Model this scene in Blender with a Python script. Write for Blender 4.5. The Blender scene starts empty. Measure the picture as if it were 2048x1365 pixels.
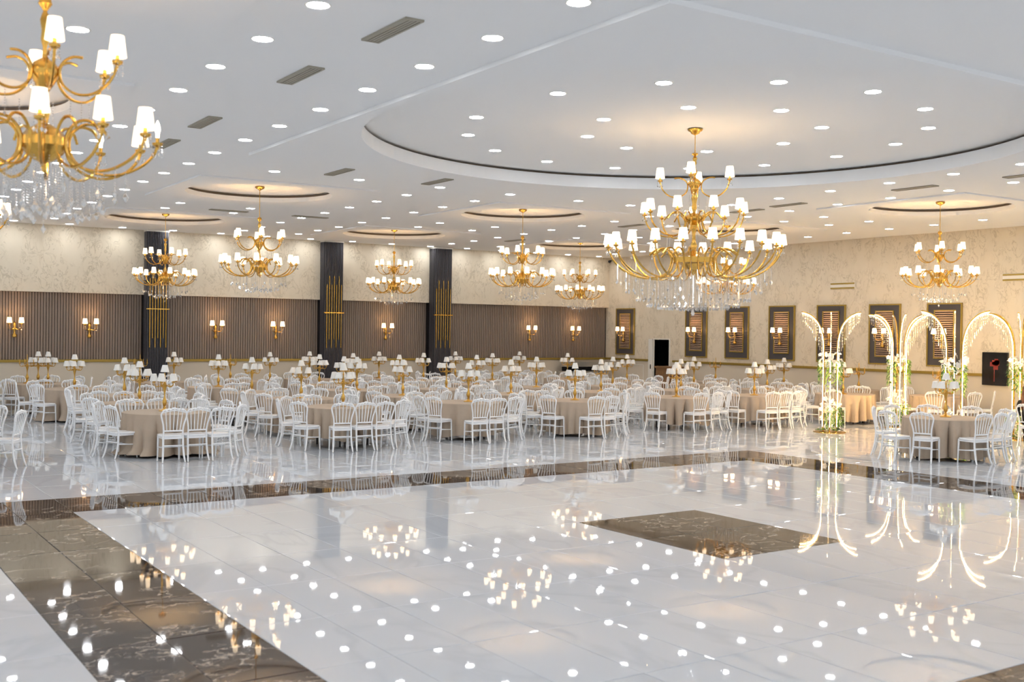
import bpy, math, random
from mathutils import Vector, Matrix
random.seed(7)
PI = math.pi
sc = bpy.context.scene
col = sc.collection

# ------------------------------------------------------------------ camera
F_PX, YAW, PITCH, ROLL, CAM_H = 2182.5385, 0.58521, -0.0087985, 0.0123767, 2.3
cam_d = bpy.data.cameras.new('camera')
cam = bpy.data.objects.new('camera', cam_d); col.objects.link(cam)
fw = Vector((math.sin(YAW)*math.cos(PITCH), math.cos(YAW)*math.cos(PITCH), math.sin(PITCH)))
rt = Vector((math.cos(YAW), -math.sin(YAW), 0)); up = rt.cross(fw)
R_ = rt*math.cos(ROLL) + up*math.sin(ROLL); U_ = -rt*math.sin(ROLL) + up*math.cos(ROLL)
m = Matrix((R_, U_, -fw)).transposed().to_4x4(); m.translation = (0, 0, CAM_H)
cam.matrix_world = m
cam_d.sensor_fit = 'HORIZONTAL'; cam_d.sensor_width = 36.0
cam_d.lens = F_PX/2048*36.0
cam_d.clip_start = 0.1; cam_d.clip_end = 300
cam_d.dof.use_dof = True; cam_d.dof.focus_distance = 21.0; cam_d.dof.aperture_fstop = 2.0
sc.camera = cam

# ------------------------------------------------------------------ world, exposure
w = bpy.data.worlds.new('world'); sc.world = w; w.use_nodes = True
bg = w.node_tree.nodes['Background']
bg.inputs[0].default_value = (0.90, 0.94, 1.0, 1); bg.inputs[1].default_value = 0.58
sc.view_settings.view_transform = 'Standard'; sc.view_settings.look = 'None'
sc.view_settings.exposure = 0.71; sc.view_settings.gamma = 1.0; sc.view_settings.use_curve_mapping = False
sc.cycles.use_denoising = True
sc.cycles.max_bounces = 5; sc.cycles.diffuse_bounces = 3; sc.cycles.glossy_bounces = 3
sc.cycles.use_adaptive_sampling = True; sc.cycles.adaptive_threshold = 0.13; sc.cycles.adaptive_min_samples = 10
sc.cycles.transmission_bounces = 2; sc.cycles.transparent_max_bounces = 24
sc.cycles.sample_clamp_indirect = 6.0; sc.cycles.use_light_tree = True
sc.cycles.caustics_reflective = False; sc.cycles.caustics_refractive = False

DOWN = 56.0          # radiance of the cool ceiling downlights
SHADE = 1.25          # radiance of the warm chandelier shades
GLOW = 70.0          # radiance of the warm bulbs seen through the open tops of the shades
LED = 56.0           # radiance of the LED strips on the flower arches

# ------------------------------------------------------------------ materials
def mat(name, base=(.8, .8, .8), rough=.5, metal=0., spec=.5, coat=0., emit=None, es=0., sheen=0.):
    mt = bpy.data.materials.new(name); mt.use_nodes = True
    b = mt.node_tree.nodes['Principled BSDF']
    b.inputs['Base Color'].default_value = (*base, 1); b.inputs['Roughness'].default_value = rough
    b.inputs['Metallic'].default_value = metal; b.inputs['Specular IOR Level'].default_value = spec
    b.inputs['Coat Weight'].default_value = coat
    if emit:
        b.inputs['Emission Color'].default_value = (*emit, 1); b.inputs['Emission Strength'].default_value = es
    return mt
class N:
    """small helper to wire node trees"""
    def __init__(s, mt): s.t = mt.node_tree; s.b = s.t.nodes['Principled BSDF']
    def new(s, typ, **kw):
        n = s.t.nodes.new(typ)
        for k, v in kw.items():
            if k.startswith('i_'): n.inputs[int(k[2:])].default_value = v
            else: setattr(n, k, v)
        return n
    def link(s, a, ao, b, bi): s.t.links.new(a.outputs[ao], b.inputs[bi])
    def math(s, op, a=None, b=None, v0=None, v1=None):
        n = s.t.nodes.new('ShaderNodeMath'); n.operation = op
        if a is not None: s.t.links.new(a, n.inputs[0])
        elif v0 is not None: n.inputs[0].default_value = v0
        if b is not None: s.t.links.new(b, n.inputs[1])
        elif v1 is not None: n.inputs[1].default_value = v1
        return n.outputs[0]
    def noise(s, vec, scale, detail=3., rough=.5, dist=0.):
        n = s.t.nodes.new('ShaderNodeTexNoise'); n.inputs['Scale'].default_value = scale
        n.inputs['Detail'].default_value = detail; n.inputs['Roughness'].default_value = rough
        n.inputs['Distortion'].default_value = dist
        s.t.links.new(vec, n.inputs['Vector']); return n.outputs[0]
    def vein(s, vec, scale, width, detail=3., dist=0., rough=.5):
        """thin ridge lines where a noise crosses its middle value: 1 on the line, 0 off it"""
        f = s.noise(vec, scale, detail, rough, dist)
        d = s.math('ABSOLUTE', s.math('SUBTRACT', f, v1=.5))
        q = s.math('SUBTRACT', None, s.math('DIVIDE', d, v1=width), v0=1.)
        return s.math('MAXIMUM', q, v1=0.)
    def mix(s, fac, a, b):
        n = s.t.nodes.new('ShaderNodeMix'); n.data_type = 'RGBA'
        if isinstance(fac, float): n.inputs[0].default_value = fac
        else: s.t.links.new(fac, n.inputs[0])
        for i, c in ((6, a), (7, b)):
            if isinstance(c, tuple): n.inputs[i].default_value = (*c, 1)
            else: s.t.links.new(c, n.inputs[i])
        return n.outputs[2]
    def base(s, c): s.t.links.new(c, s.b.inputs['Base Color'])
    def pos(s, per_object=False, scale=(1, 1, 1)):
        if per_object:
            tc = s.new('ShaderNodeTexCoord'); oi = s.new('ShaderNodeObjectInfo')
            cmb = s.new('ShaderNodeCombineXYZ')
            a = s.math('MULTIPLY', oi.outputs['Random'], v1=173.); b = s.math('MULTIPLY', oi.outputs['Random'], v1=57.)
            s.t.links.new(a, cmb.inputs[0]); s.t.links.new(b, cmb.inputs[1])
            ad = s.new('ShaderNodeVectorMath', operation='ADD')
            s.t.links.new(tc.outputs['Object'], ad.inputs[0]); s.t.links.new(cmb.outputs[0], ad.inputs[1]); v = ad.outputs[0]
        else:
            v = s.new('ShaderNodeNewGeometry').outputs['Position']
        mp = s.new('ShaderNodeMapping'); mp.inputs['Scale'].default_value = scale
        s.t.links.new(v, mp.inputs['Vector']); return mp.outputs[0]
M = {}
def ripple(n, p):
    """the faint unevenness of a polished slab, so that reflected lamps break up"""
    b = n.new('ShaderNodeBump'); b.inputs['Strength'].default_value = 1.; b.inputs['Distance'].default_value = .0010
    n.t.links.new(n.noise(p, 1.1, 0.), b.inputs['Height']); n.t.links.new(b.outputs[0], n.b.inputs['Normal'])
def white_marble(name, per):
    mt = mat(name, (.70, .72, .74), .02, spec=.62); n = N(mt); p = n.pos(per, (1, .55, 1))
    v = n.vein(p, .55, .028, 4., .9); soft = n.vein(p, .4, .22, 3., .6)
    patch = n.noise(p, .5, 2.)
    c = n.mix(n.math('MULTIPLY', soft, v1=.22), (.645, .668, .698), (.575, .60, .635))
    c = n.mix(n.math('MULTIPLY', n.math('MULTIPLY', v, patch), v1=.42), c, (.40, .42, .46))
    ripple(n, p); n.base(c); return mt
def dark_marble(name, per):
    mt = mat(name, (.1, .08, .06), .03, spec=.62); n = N(mt); p = n.pos(per, (1, 1.6, 1))
    cl = n.noise(p, 2.2, 5., .6, .5)
    c = n.mix(cl, (.028, .022, .019), (.070, .050, .038))
    v1 = n.vein(p, 1.9, .016, 6., .25, .60); v2 = n.vein(p, 4.2, .014, 4., .2, .6)
    gate = n.math('MULTIPLY', n.math('MAXIMUM', n.math('SUBTRACT', n.noise(p, 1.1, 2.), v1=.45), v1=0.), v1=10.)
    gate = n.math('MINIMUM', gate, v1=1.)
    c = n.mix(n.math('MULTIPLY', n.math('MULTIPLY', v1, gate), v1=.95), c, (.58, .50, .41))
    c = n.mix(n.math('MULTIPLY', n.math('MULTIPLY', v2, gate), v1=.45), c, (.45, .38, .30))
    ripple(n, p); n.base(c); return mt
M['tile_white'] = white_marble('polished white marble', True)
M['tile_white_far'] = white_marble('polished white marble run', False)
M['tile_dark'] = dark_marble('polished dark brown marble', True)
M['tile_dark_far'] = dark_marble('polished dark brown marble run', False)
M['grout'] = mat('grey grout', (.20, .20, .20), .6)
M['ceiling'] = mat('white ceiling paint', (.88, .88, .875), .8, spec=.2)
M['cove'] = mat('cove gap brown with painted shade', (.36, .275, .20), .7, spec=.2)  # shade inside the recess groove is put into this brown
def wallpaper():
    mt = mat('cream marbled wallpaper', (.8, .75, .65), .55, spec=.3); n = N(mt); p = n.pos(False, (1, 1, .62))
    v = n.vein(p, 4.6, .034, 4., 1.2, .62); g = n.noise(p, 2.4, 2.)
    gate = n.math('MINIMUM', n.math('MULTIPLY', n.math('MAXIMUM', n.math('SUBTRACT', g, v1=.40), v1=0.), v1=7.), v1=1.)
    sh = n.noise(p, 2.6, 4.)
    c = n.mix(sh, (.68, .595, .455), (.76, .68, .545))
    c = n.mix(n.math('MULTIPLY', n.math('MULTIPLY', v, gate), v1=.62), c, (.40, .33, .22))
    n.base(c); return mt
M['wallpaper'] = wallpaper()
M['dado'] = mat('beige dado paint', (.64, .57, .46), .55, spec=.3)
def wood_slat():
    mt = mat('taupe wood slat', (.25, .2, .16), .5, spec=.35); n = N(mt); p = n.pos(False, (30, 30, 1.2))
    n.base(n.mix(n.noise(p, 1., 3.), (.215, .165, .130), (.275, .215, .170))); return mt
M['slat'] = wood_slat()
M['slat_back'] = mat('dark slat backing', (.030, .024, .020), .8, spec=.2)
M['column'] = mat('charcoal column slat', (.060, .058, .066), .42, spec=.4)
M['column_back'] = mat('black column core', (.014, .013, .015), .7, spec=.2)
M['gold'] = mat('polished gold', (.68, .405, .09), .24, metal=1.)
M['brass'] = mat('antique brass', (.66, .40, .095), .32, metal=1.)
M['gold_trim'] = mat('gold painted trim', (.40, .28, .06), .35, metal=.5)
M['slate'] = mat('slate grey board', (.062, .057, .060), .5)
def louvre():
    mt = mat('louvre wood', (.34, .23, .17), .5); n = N(mt); p = n.pos(False, (2, 2, 20))
    n.base(n.mix(n.noise(p, 2., 3.), (.40, .28, .20), (.52, .38, .28))); return mt
M['louvre'] = louvre()
M['white_frame'] = mat('white painted frame', (.78, .75, .68), .45)
M['black'] = mat('matt black', (.006, .006, .007), .6, spec=.2)
M['black_gloss'] = mat('black glass', (.010, .009, .010), .12)
M['red'] = mat('red print', (.24, .016, .012), .5)
def desk_wood():
    mt = mat('brown desk wood', (.25, .12, .05), .4); n = N(mt); p = n.pos(False, (2, 2, 12))
    n.base(n.mix(n.noise(p, 1.5, 4., .6, .8), (.16, .075, .032), (.30, .155, .062))); return mt
M['wood'] = desk_wood()
M['steel'] = mat('brushed steel', (.55, .54, .52), .3, metal=.9)
M['chair'] = mat('glossy white resin', (.86, .865, .87), .22, spec=.5)
def linen(name, c0, c1):
    mt = mat(name, c0, .85, spec=.15); n = N(mt); p = n.pos(False, (1, 1, 1))
    wv = n.noise(p, 220., 2.); sp = n.noise(p, 7., 3.)
    c = n.mix(sp, c0, c1); c = n.mix(n.math('MULTIPLY', wv, v1=.35), c, tuple(x*.72 for x in c0)); n.base(c); return mt
M['cloth'] = linen('beige linen', (.47, .375, .285), (.55, .445, .345))
M['table_wood'] = mat('table ply', (.30, .2, .12), .5)
M['table_leg'] = mat('dark table leg', (.022, .017, .014), .45)
M['lamp_white'] = mat('white fabric shade', (.84, .82, .77), .75, spec=.15)
M['shade'] = mat('lit cream shade', (.85, .78, .66), .6, emit=(1.0, .76, .50), es=SHADE)
M['bulb_glow'] = mat('warm bulb inside a shade', (.9, .8, .6), .5, emit=(1.0, .60, .26), es=GLOW)
M['sconce_shade'] = mat('lit sconce shade', (.85, .78, .66), .6, emit=(1.0, .62, .30), es=4.)
M['bulb_glow_main'] = mat('warm bulb inside a large chandelier shade', (.9, .8, .6), .5, emit=(1.0, .66, .34), es=GLOW*.32)
M['sconce_glow'] = mat('warm sconce bulb', (.9, .8, .6), .5, emit=(1.0, .60, .28), es=85.)
M['bulb'] = mat('lit candle bulb', (.9, .85, .8), .4, emit=(1.0, .80, .55), es=16.)
M['downlight'] = mat('downlight diffuser', (.9, .9, .9), .4, emit=(.94, .965, 1.0), es=DOWN)
M['led'] = mat('LED strip', (.9, .9, .9), .4, emit=(1.0, .64, .27), es=LED)
M['vent'] = mat('putty vent slat', (.36, .33, .26), .5)
M['vent_dark'] = mat('vent shadow gap', (.07, .06, .045), .7)
M['leaf'] = mat('fresh green leaf', (.16, .30, .035), .5)
M['leaf_dark'] = mat('dark green leaf', (.045, .13, .025), .5)
M['petal'] = mat('white orchid petal', (.88, .85, .80), .6)
M['petal_blush'] = mat('blush blossom', (.80, .55, .40), .6)
M['skin'] = mat('skin', (.55, .34, .25), .5)
M['hair'] = mat('dark auburn hair', (.075, .018, .010), .45)
M['garment'] = mat('black dress cloth', (.010, .010, .012), .8)
def crystal(name, tint, k):
    mt = bpy.data.materials.new(name); mt.use_nodes = True; t = mt.node_tree; t.nodes.clear()
    o = t.nodes.new('ShaderNodeOutputMaterial'); a = t.nodes.new('ShaderNodeBsdfTransparent'); g = t.nodes.new('ShaderNodeBsdfGlossy')
    d = t.nodes.new('ShaderNodeBsdfTranslucent'); mx = t.nodes.new('ShaderNodeMixShader'); m2 = t.nodes.new('ShaderNodeMixShader')
    a.inputs[0].default_value = (.96, .97, .98, 1); g.inputs[0].default_value = (*tint, 1); g.inputs['Roughness'].default_value = .08
    d.inputs[0].default_value = (*tint, 1); m2.inputs[0].default_value = .35; mx.inputs[0].default_value = k
    t.links.new(g.outputs[0], m2.inputs[1]); t.links.new(d.outputs[0], m2.inputs[2])
    t.links.new(a.outputs[0], mx.inputs[1]); t.links.new(m2.outputs[0], mx.inputs[2]); t.links.new(mx.outputs[0], o.inputs[0]); return mt
M['crystal'] = crystal('cut crystal', (1., .99, .97), .72)
M['string'] = crystal('acrylic bead string', (1., .93, .80), .65)
M['globe'] = crystal('clear acrylic', (1., 1., 1.), .3)

# ------------------------------------------------------------------ mesh builder
class MB:
    def __init__(s): s.v = []; s.f = []
    def add(s, vs, fs):
        o = len(s.v); s.v += [tuple(v) for v in vs]; s.f += [tuple(i+o for i in f) for f in fs]; return s
    def box(s, x0, x1, y0, y1, z0, z1):
        return s.add([(x0,y0,z0),(x1,y0,z0),(x1,y1,z0),(x0,y1,z0),(x0,y0,z1),(x1,y0,z1),(x1,y1,z1),(x0,y1,z1)],
                     [(0,3,2,1),(4,5,6,7),(0,1,5,4),(1,2,6,5),(2,3,7,6),(3,0,4,7)])
    def lathe(s, prof, n=16, c=(0,0,0), a0=0., a1=2*PI, capb=True, capt=True):
        full = abs(a1-a0-2*PI) < 1e-6; k = n if full else n+1; vs = []; fs = []
        for r, z in prof:
            for i in range(k):
                a = a0+(a1-a0)*i/n; vs.append((c[0]+r*math.cos(a), c[1]+r*math.sin(a), c[2]+z))
        for j in range(len(prof)-1):
            for i in range(n):
                i2 = (i+1) % k if full else i+1
                fs.append((j*k+i, j*k+i2, (j+1)*k+i2, (j+1)*k+i))
        if full and capb and prof[0][0] > 1e-5: fs.append(tuple(range(k-1, -1, -1)))
        if full and capt and prof[-1][0] > 1e-5: fs.append(tuple((len(prof)-1)*k+i for i in range(k)))
        return s.add(vs, fs)
    def tube(s, pts, r, n=6, cap=True):
        P = [Vector(p) for p in pts]; rr = r if isinstance(r, (list, tuple)) else [r]*len(P)
        vs = []; fs = []; prev = None
        for i, p in enumerate(P):
            t = (P[min(i+1, len(P)-1)]-P[max(i-1, 0)]).normalized()
            if prev is None:
                a = Vector((0, 0, 1)) if abs(t.z) < .9 else Vector((1, 0, 0)); u = t.cross(a).normalized()
            else: u = (prev - t*prev.dot(t)).normalized()
            prev = u; w_ = t.cross(u)
            for k in range(n):
                an = 2*PI*k/n; vs.append(p + (u*math.cos(an)+w_*math.sin(an))*rr[i])
        for i in range(len(P)-1):
            for k in range(n): fs.append((i*n+k, i*n+(k+1) % n, (i+1)*n+(k+1) % n, (i+1)*n+k))
        if cap: fs.append(tuple(range(n-1, -1, -1))); fs.append(tuple((len(P)-1)*n+k for k in range(n)))
        return s.add(vs, fs)
    def octa(s, c, r, h=None):
        x, y, z = c; h = h or r
        return s.add([(x+r,y,z),(x,y+r,z),(x-r,y,z),(x,y-r,z),(x,y,z+h),(x,y,z-h)],
                     [(0,1,4),(1,2,4),(2,3,4),(3,0,4),(1,0,5),(2,1,5),(3,2,5),(0,3,5)])
    def ball(s, c, r, n=10, k=6, sz=1.):
        return s.lathe([(max(r*math.sin(PI*i/k), 1e-6), -r*sz*math.cos(PI*i/k)) for i in range(k+1)], n, c, capb=False, capt=False)
    def merge(s, o, mtx=None):
        return s.add([mtx @ Vector(v) if mtx else v for v in o.v], o.f)
    def mesh(s, name, m, smooth=False):
        me = bpy.data.meshes.new(name); me.from_pydata(s.v, [], s.f); me.update()
        if m: me.materials.append(M[m])
        if smooth:
            me.polygons.foreach_set('use_smooth', [True]*len(me.polygons))
            try: me.set_sharp_from_angle(angle=math.radians(42))
            except Exception: pass
        return me
    def build(s, name, m, parent=None, smooth=False, loc=None):
        return link(name, s.mesh(name, m, smooth), parent, loc)
def link(name, me, parent=None, loc=None, rot=None):
    o = bpy.data.objects.new(name, me); col.objects.link(o)
    if parent: o.parent = parent
    if loc: o.location = loc
    if rot: o.rotation_euler = rot
    return o
def tag(o, label=None, cat=None, group=None, kind=None):
    for k, v in (('label', label), ('category', cat), ('group', group), ('kind', kind)):
        if v: o[k] = v
        elif k in o and k != 'kind': del o[k]
    return o
def empty(name, loc=(0,0,0), rz=0.):
    o = bpy.data.objects.new(name, None); col.objects.link(o); o.location = loc; o.rotation_euler = (0,0,rz); o.empty_display_size = .1; return o
KIDS = {}
def kids(o):
    if o.name not in KIDS: KIDS[o.name] = list(o.children)
    return KIDS[o.name]
def copy_tree(o, parent=None):
    c = o.copy(); col.objects.link(c)
    if parent: c.parent = parent
    ks = []
    for ch in kids(o): ks.append(copy_tree(ch, c))
    KIDS[c.name] = ks
    return c
def flat(o):
    """one MB with the whole tree of a prototype, in its own space, with materials kept"""
    vs = []; fs = []; mi = []; mats = []
    def rec(ob, mx):
        if ob.type == 'MESH':
            me = ob.data; b = len(vs); vs.extend(mx @ v.co for v in me.vertices)
            mm = me.materials[0] if me.materials else None
            if mm not in mats: mats.append(mm)
            for p in me.polygons: fs.append([i+b for i in p.vertices]); mi.append(mats.index(mm))
        for ch in kids(ob): rec(ch, mx @ ch.matrix_basis)
    rec(o, Matrix())
    me = bpy.data.meshes.new(o.name); me.from_pydata(vs, [], fs); me.update()
    for x in mats: me.materials.append(x)
    me.polygons.foreach_set('material_index', mi); me.polygons.foreach_set('use_smooth', [True]*len(fs))
    try: me.set_sharp_from_angle(angle=math.radians(42))
    except Exception: pass
    return me
def depth(x, y): return x*fw.x + y*fw.y
def px(x, y): return 1024 + F_PX*(x*rt.x + y*rt.y)/max(depth(x, y), .1)
def smooth_path(pts, n=4):
    out = []; P = [Vector(p) for p in pts]
    for i in range(len(P)-1):
        p0 = P[max(i-1, 0)]; p1 = P[i]; p2 = P[i+1]; p3 = P[min(i+2, len(P)-1)]
        for k in range(n):
            t = k/n
            out.append(.5*((2*p1)+(p2-p0)*t+(2*p0-5*p1+4*p2-p3)*t*t+(3*p1-p0-3*p2+p3)*t**3))
    out.append(P[-1]); return out
ORD = ['first', 'second', 'third', 'fourth', 'fifth', 'sixth', 'seventh', 'eighth', 'ninth', 'tenth', 'eleventh', 'twelfth', 'thirteenth', 'fourteenth', 'fifteenth', 'sixteenth', 'seventeenth', 'eighteenth', 'nineteenth', 'twentieth', 'twenty-first', 'twenty-second', 'twenty-third', 'twenty-fourth']

# ------------------------------------------------------------------ floor
XB, YA, YS, CZ = 26.2, 32.85, 33.0, 5.15     # right wall, upper left wall, slat backing, ceiling
TX, TY, X0, Y0 = .63, 1.225, 2.94, 14.2
xs = [X0+TX*k for k in range(0, 19)]            # dance floor columns
xl = [X0-TX*k for k in range(1, 13)][::-1]
xr = [14.6+TX*k for k in range(0, 19)]
xs_all = [x for x in xl+xs+xr if x < XB]+[XB]
ys_all = [Y0+TY*k for k in range(-10, 16) if Y0+TY*k < YS]+[YS]
floor = MB().box(-4.62, XB+.2, 1.9, YS+.2, -.12, -.020).build('floor', 'grout'); tag(floor, kind='structure')
far = {'w': MB(), 'd': MB()}; tile_mesh = {}; cells = []
for i in range(len(xs_all)-1):
    for j in range(len(ys_all)-1):
        x0, x1, y0, y1 = xs_all[i], xs_all[i+1], ys_all[j], ys_all[j+1]
        cx, cy = (x0+x1)/2, (y0+y1)/2
        dark = (1.68 < cx < 15.86 and 3.175 < cy < 15.425 and not (2.94 < cx < 14.6 and 4.4 < cy < 14.2)) or (7.97 < cx < 9.88 and 8.07 < cy < 10.53)
        d = depth(cx, cy); u = px(cx, cy) if d > .5 else -9999
        inside = 1.68 < cx < 15.86 and 3.175 < cy < 15.425
        seen = d > 3 and -120 < u < 2170 and 682+F_PX*CAM_H/d < 1460
        cells.append((0 if (seen and inside) else 1 if seen else 2, d, x0, x1, y0, y1, dark))
cells.sort()
def tile(wx, wy):
    k = (round(wx, 3), round(wy, 3))
    a, b = wx/2-.0014, wy/2-.0014; e = .0060
    m_ = MB().add([(-a,-b,-.02),(a,-b,-.02),(a,b,-.02),(-a,b,-.02),(-a,-b,-.0022),(a,-b,-.0022),(a,b,-.0022),(-a,b,-.0022),
                   (-a+e,-b+e,0),(a-e,-b+e,0),(a-e,b-e,0),(-a+e,b-e,0)],
                  [(0,1,5,4),(1,2,6,5),(2,3,7,6),(3,0,4,7),(4,5,9,8),(5,6,10,9),(6,7,11,10),(7,4,8,11),(8,9,10,11)])
    return k, m_
for n_, (_, d, x0, x1, y0, y1, dark) in enumerate(cells):
    wx, wy = x1-x0, y1-y0
    if wx < .02 or wy < .02: continue
    tx, ty = random.gauss(0, .0014), random.gauss(0, .0010)
    if n_ < 298:
        k, mb = tile(wx, wy); k = k+(dark,)
        if k not in tile_mesh: tile_mesh[k] = mb.mesh('tile', 'tile_dark' if dark else 'tile_white')
        link('tile', tile_mesh[k], floor, ((x0+x1)/2, (y0+y1)/2, -.0003), (ty, tx, 0))
    else:
        k, mb = tile(wx, wy)
        far['d' if dark else 'w'].add([((x0+x1)/2+v[0], (y0+y1)/2+v[1], v[2]-.0003+v[1]*ty-v[0]*tx) for v in mb.v], mb.f)
for k, mm in (('w', 'tile_white_far'), ('d', 'tile_dark_far')):
    if far[k].v: tag(far[k].build('floor_tiles', mm, floor), kind='stuff')

# ------------------------------------------------------------------ ceiling
SM = [(8.2, 22.0), (8.2, 28.85), (14.85, 22.0), (14.9, 28.85), (21.3, 21.6), (21.7, 28.75), (21.1, 14.85), (1.5, 8.3), (1.5, 15.0)]
CH = 1.86
MAIN = (11.25, 12.1)
holes = [(6.2, 16.3, 7.0, 17.15)] + [(x-CH, x+CH, y-CH, y+CH) for x, y in SM]
ceil = MB()
gx = sorted({-4.62, XB+.2} | {v for h in holes for v in h[:2]}); gy = sorted({1.9, YS+.2} | {v for h in holes for v in h[2:]})
for i in range(len(gx)-1):
    for j in range(len(gy)-1):
        cx, cy = (gx[i]+gx[i+1])/2, (gy[j]+gy[j+1])/2
        if any(h[0] < cx < h[1] and h[2] < cy < h[3] for h in holes): continue
        ceil.add([(gx[i],gy[j],CZ),(gx[i+1],gy[j],CZ),(gx[i+1],gy[j+1],CZ),(gx[i],gy[j+1],CZ)], [(0,3,2,1)])
def coffer(mb, h, c, r, drop, z_lip, n=96):
    """dropped square plate with a round hole and a lip up to z_lip"""
    z = CZ-drop; x0, x1, y0, y1 = h; sq = []; ci = []
    for i in range(n):
        a = 2*PI*i/n; ca, sa = math.cos(a), math.sin(a)
        kx = ((x1-c[0]) if ca > 0 else (c[0]-x0))/max(abs(ca), 1e-9); ky = ((y1-c[1]) if sa > 0 else (c[1]-y0))/max(abs(sa), 1e-9)
        k = min(kx, ky); sq.append((c[0]+k*ca, c[1]+k*sa)); ci.append((c[0]+r*ca, c[1]+r*sa))
    # make sure corners are exact
    for cxr, cyr in ((x0,y0),(x1,y0),(x1,y1),(x0,y1)):
        b = min(range(n), key=lambda i: (sq[i][0]-cxr)**2+(sq[i][1]-cyr)**2); sq[b] = (cxr, cyr)
    vs = [(*p, z) for p in sq]+[(*p, z) for p in ci]+[(*p, CZ) for p in sq]+[(*p, z_lip) for p in ci]
    fs = []
    for i in range(n):
        j = (i+1) % n
        fs += [(i, n+i, n+j, j), (2*n+i, i, j, 2*n+j), (n+i, 3*n+i, 3*n+j, n+j)]
    mb.add(vs, fs)
def cap(mb, dk, c, r, z_lip, z_top, over, n=96):
    ring = lambda rr, z: [(c[0]+rr*math.cos(2*PI*i/n), c[1]+rr*math.sin(2*PI*i/n), z) for i in range(n)]
    mb.add([(c[0], c[1], z_top)]+ring(r+over, z_top), [(0, 1+(i+1) % n, 1+i) for i in range(n)])
    dk.add(ring(r, z_lip)+ring(r+over, z_lip)+ring(r+over, z_top),
           [f for i in range(n) for f in ((i, n+i, n+(i+1) % n, (i+1) % n), (n+i, 2*n+i, 2*n+(i+1) % n, n+(i+1) % n))])
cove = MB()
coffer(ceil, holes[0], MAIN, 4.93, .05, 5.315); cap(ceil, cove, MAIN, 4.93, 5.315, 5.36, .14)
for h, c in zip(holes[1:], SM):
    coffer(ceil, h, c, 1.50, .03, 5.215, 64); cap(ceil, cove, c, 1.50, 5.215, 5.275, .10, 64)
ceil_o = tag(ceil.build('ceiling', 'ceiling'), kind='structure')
cove.build('shaded_cove_gap', 'cove', ceil_o)

# ------------------------------------------------------------------ left wall
SLT, RAIL = 3.25, 1.30
wall_l = MB().box(-4.62, XB, YA, YS+.2, SLT, CZ).build('wall_left', 'wallpaper'); tag(wall_l, kind='structure')
MB().box(-4.62, XB, YS+.02, YS+.2, RAIL, SLT).build('slat_backing', 'slat_back', wall_l)
MB().box(-4.62, XB, YS, YS+.2, 0, RAIL).build('dado', 'dado', wall_l)
COLS = [(8.72, 9.34), (14.30, 14.95), (18.33, 19.02)]
sl = MB().box(-.029, .029, -.022, .022, 0, SLT-RAIL-.05).mesh('slat', 'slat')
x = 3.6
while x < XB-.05:
    if not any(a-.05 < x < b+.03 for a, b in COLS): link('slat', sl, wall_l, (x, YS-.002, RAIL+.045))
    x += .0755
far_s = MB(); x = 3.6-.0755
while x > -4.5: far_s.box(x-.029, x+.029, YS-.024, YS+.02, RAIL+.045, SLT); x -= .0755
tag(far_s.build('slat_run', 'slat', wall_l), kind='stuff')
bounds = [-4.62]+[v for c in COLS for v in c]+[XB]
for k in range(0, len(bounds), 2):
    t = MB().box(bounds[k], bounds[k+1], YS-.045, YS, RAIL-.035, RAIL+.040)
    t.box(bounds[k], bounds[k+1], YS-.058, YS, RAIL-.010, RAIL+.018)
    tag(t.build('trim_%d' % (k//2+1), 'gold_trim'), kind='structure')
for k, (a, b) in enumerate(COLS):
    root = empty('column', ((a+b)/2, 32.5, 0)); w2 = (b-a)/2
    tag(root, ['charcoal slatted column with gold tubes behind the far left chandelier', 'charcoal slatted column with gold tubes, middle one of three',
               'charcoal slatted column with gold tubes, nearest the room corner'][k], 'column', 'charcoal columns on the slatted wall', kind='thing')
    MB().box(-w2, w2, .02, YA-32.502, 0, CZ-.05).box(-w2, w2, YA-32.503, YS-32.502, 0, SLT-.002).build('core', 'column_back', root)
    MB().box(-w2-.02, w2+.02, -.015, YA-32.5-.002, CZ-.05, CZ-.002).build('top_cap', 'white_frame', root)
    n_ = 13; p = 2*w2/n_; cs = MB().box(-p*.31, p*.31, -.012, .022, 0, CZ-.05).mesh('slat', 'column')
    for i in range(n_): link('slat', cs, root, (-w2+p*(i+.5), 0, 0))
    ss = MB().box(-.012, .006, -.016, .016, 0, CZ-.05).mesh('slat', 'column')
    for i in range(6): link('slat', ss, root, (-w2, .05+.048*i*1.0, 0))
    for i in range(7):
        z0, z1 = (1.70, 3.73) if i % 2 == 0 else (1.97, 4.01)
        g = MB().tube([(0,0,z0),(0,0,z1)], .0135, 8); link('gold_tube', g.mesh('gold_tube', 'gold', True), root, (-w2+.075+(2*w2-.15)*i/6, -.036, 0))
    MB().box(-w2-.03, w2+.02, -.062, -.022, 2.815, 2.845).build('gold_band', 'gold', root)

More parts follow.
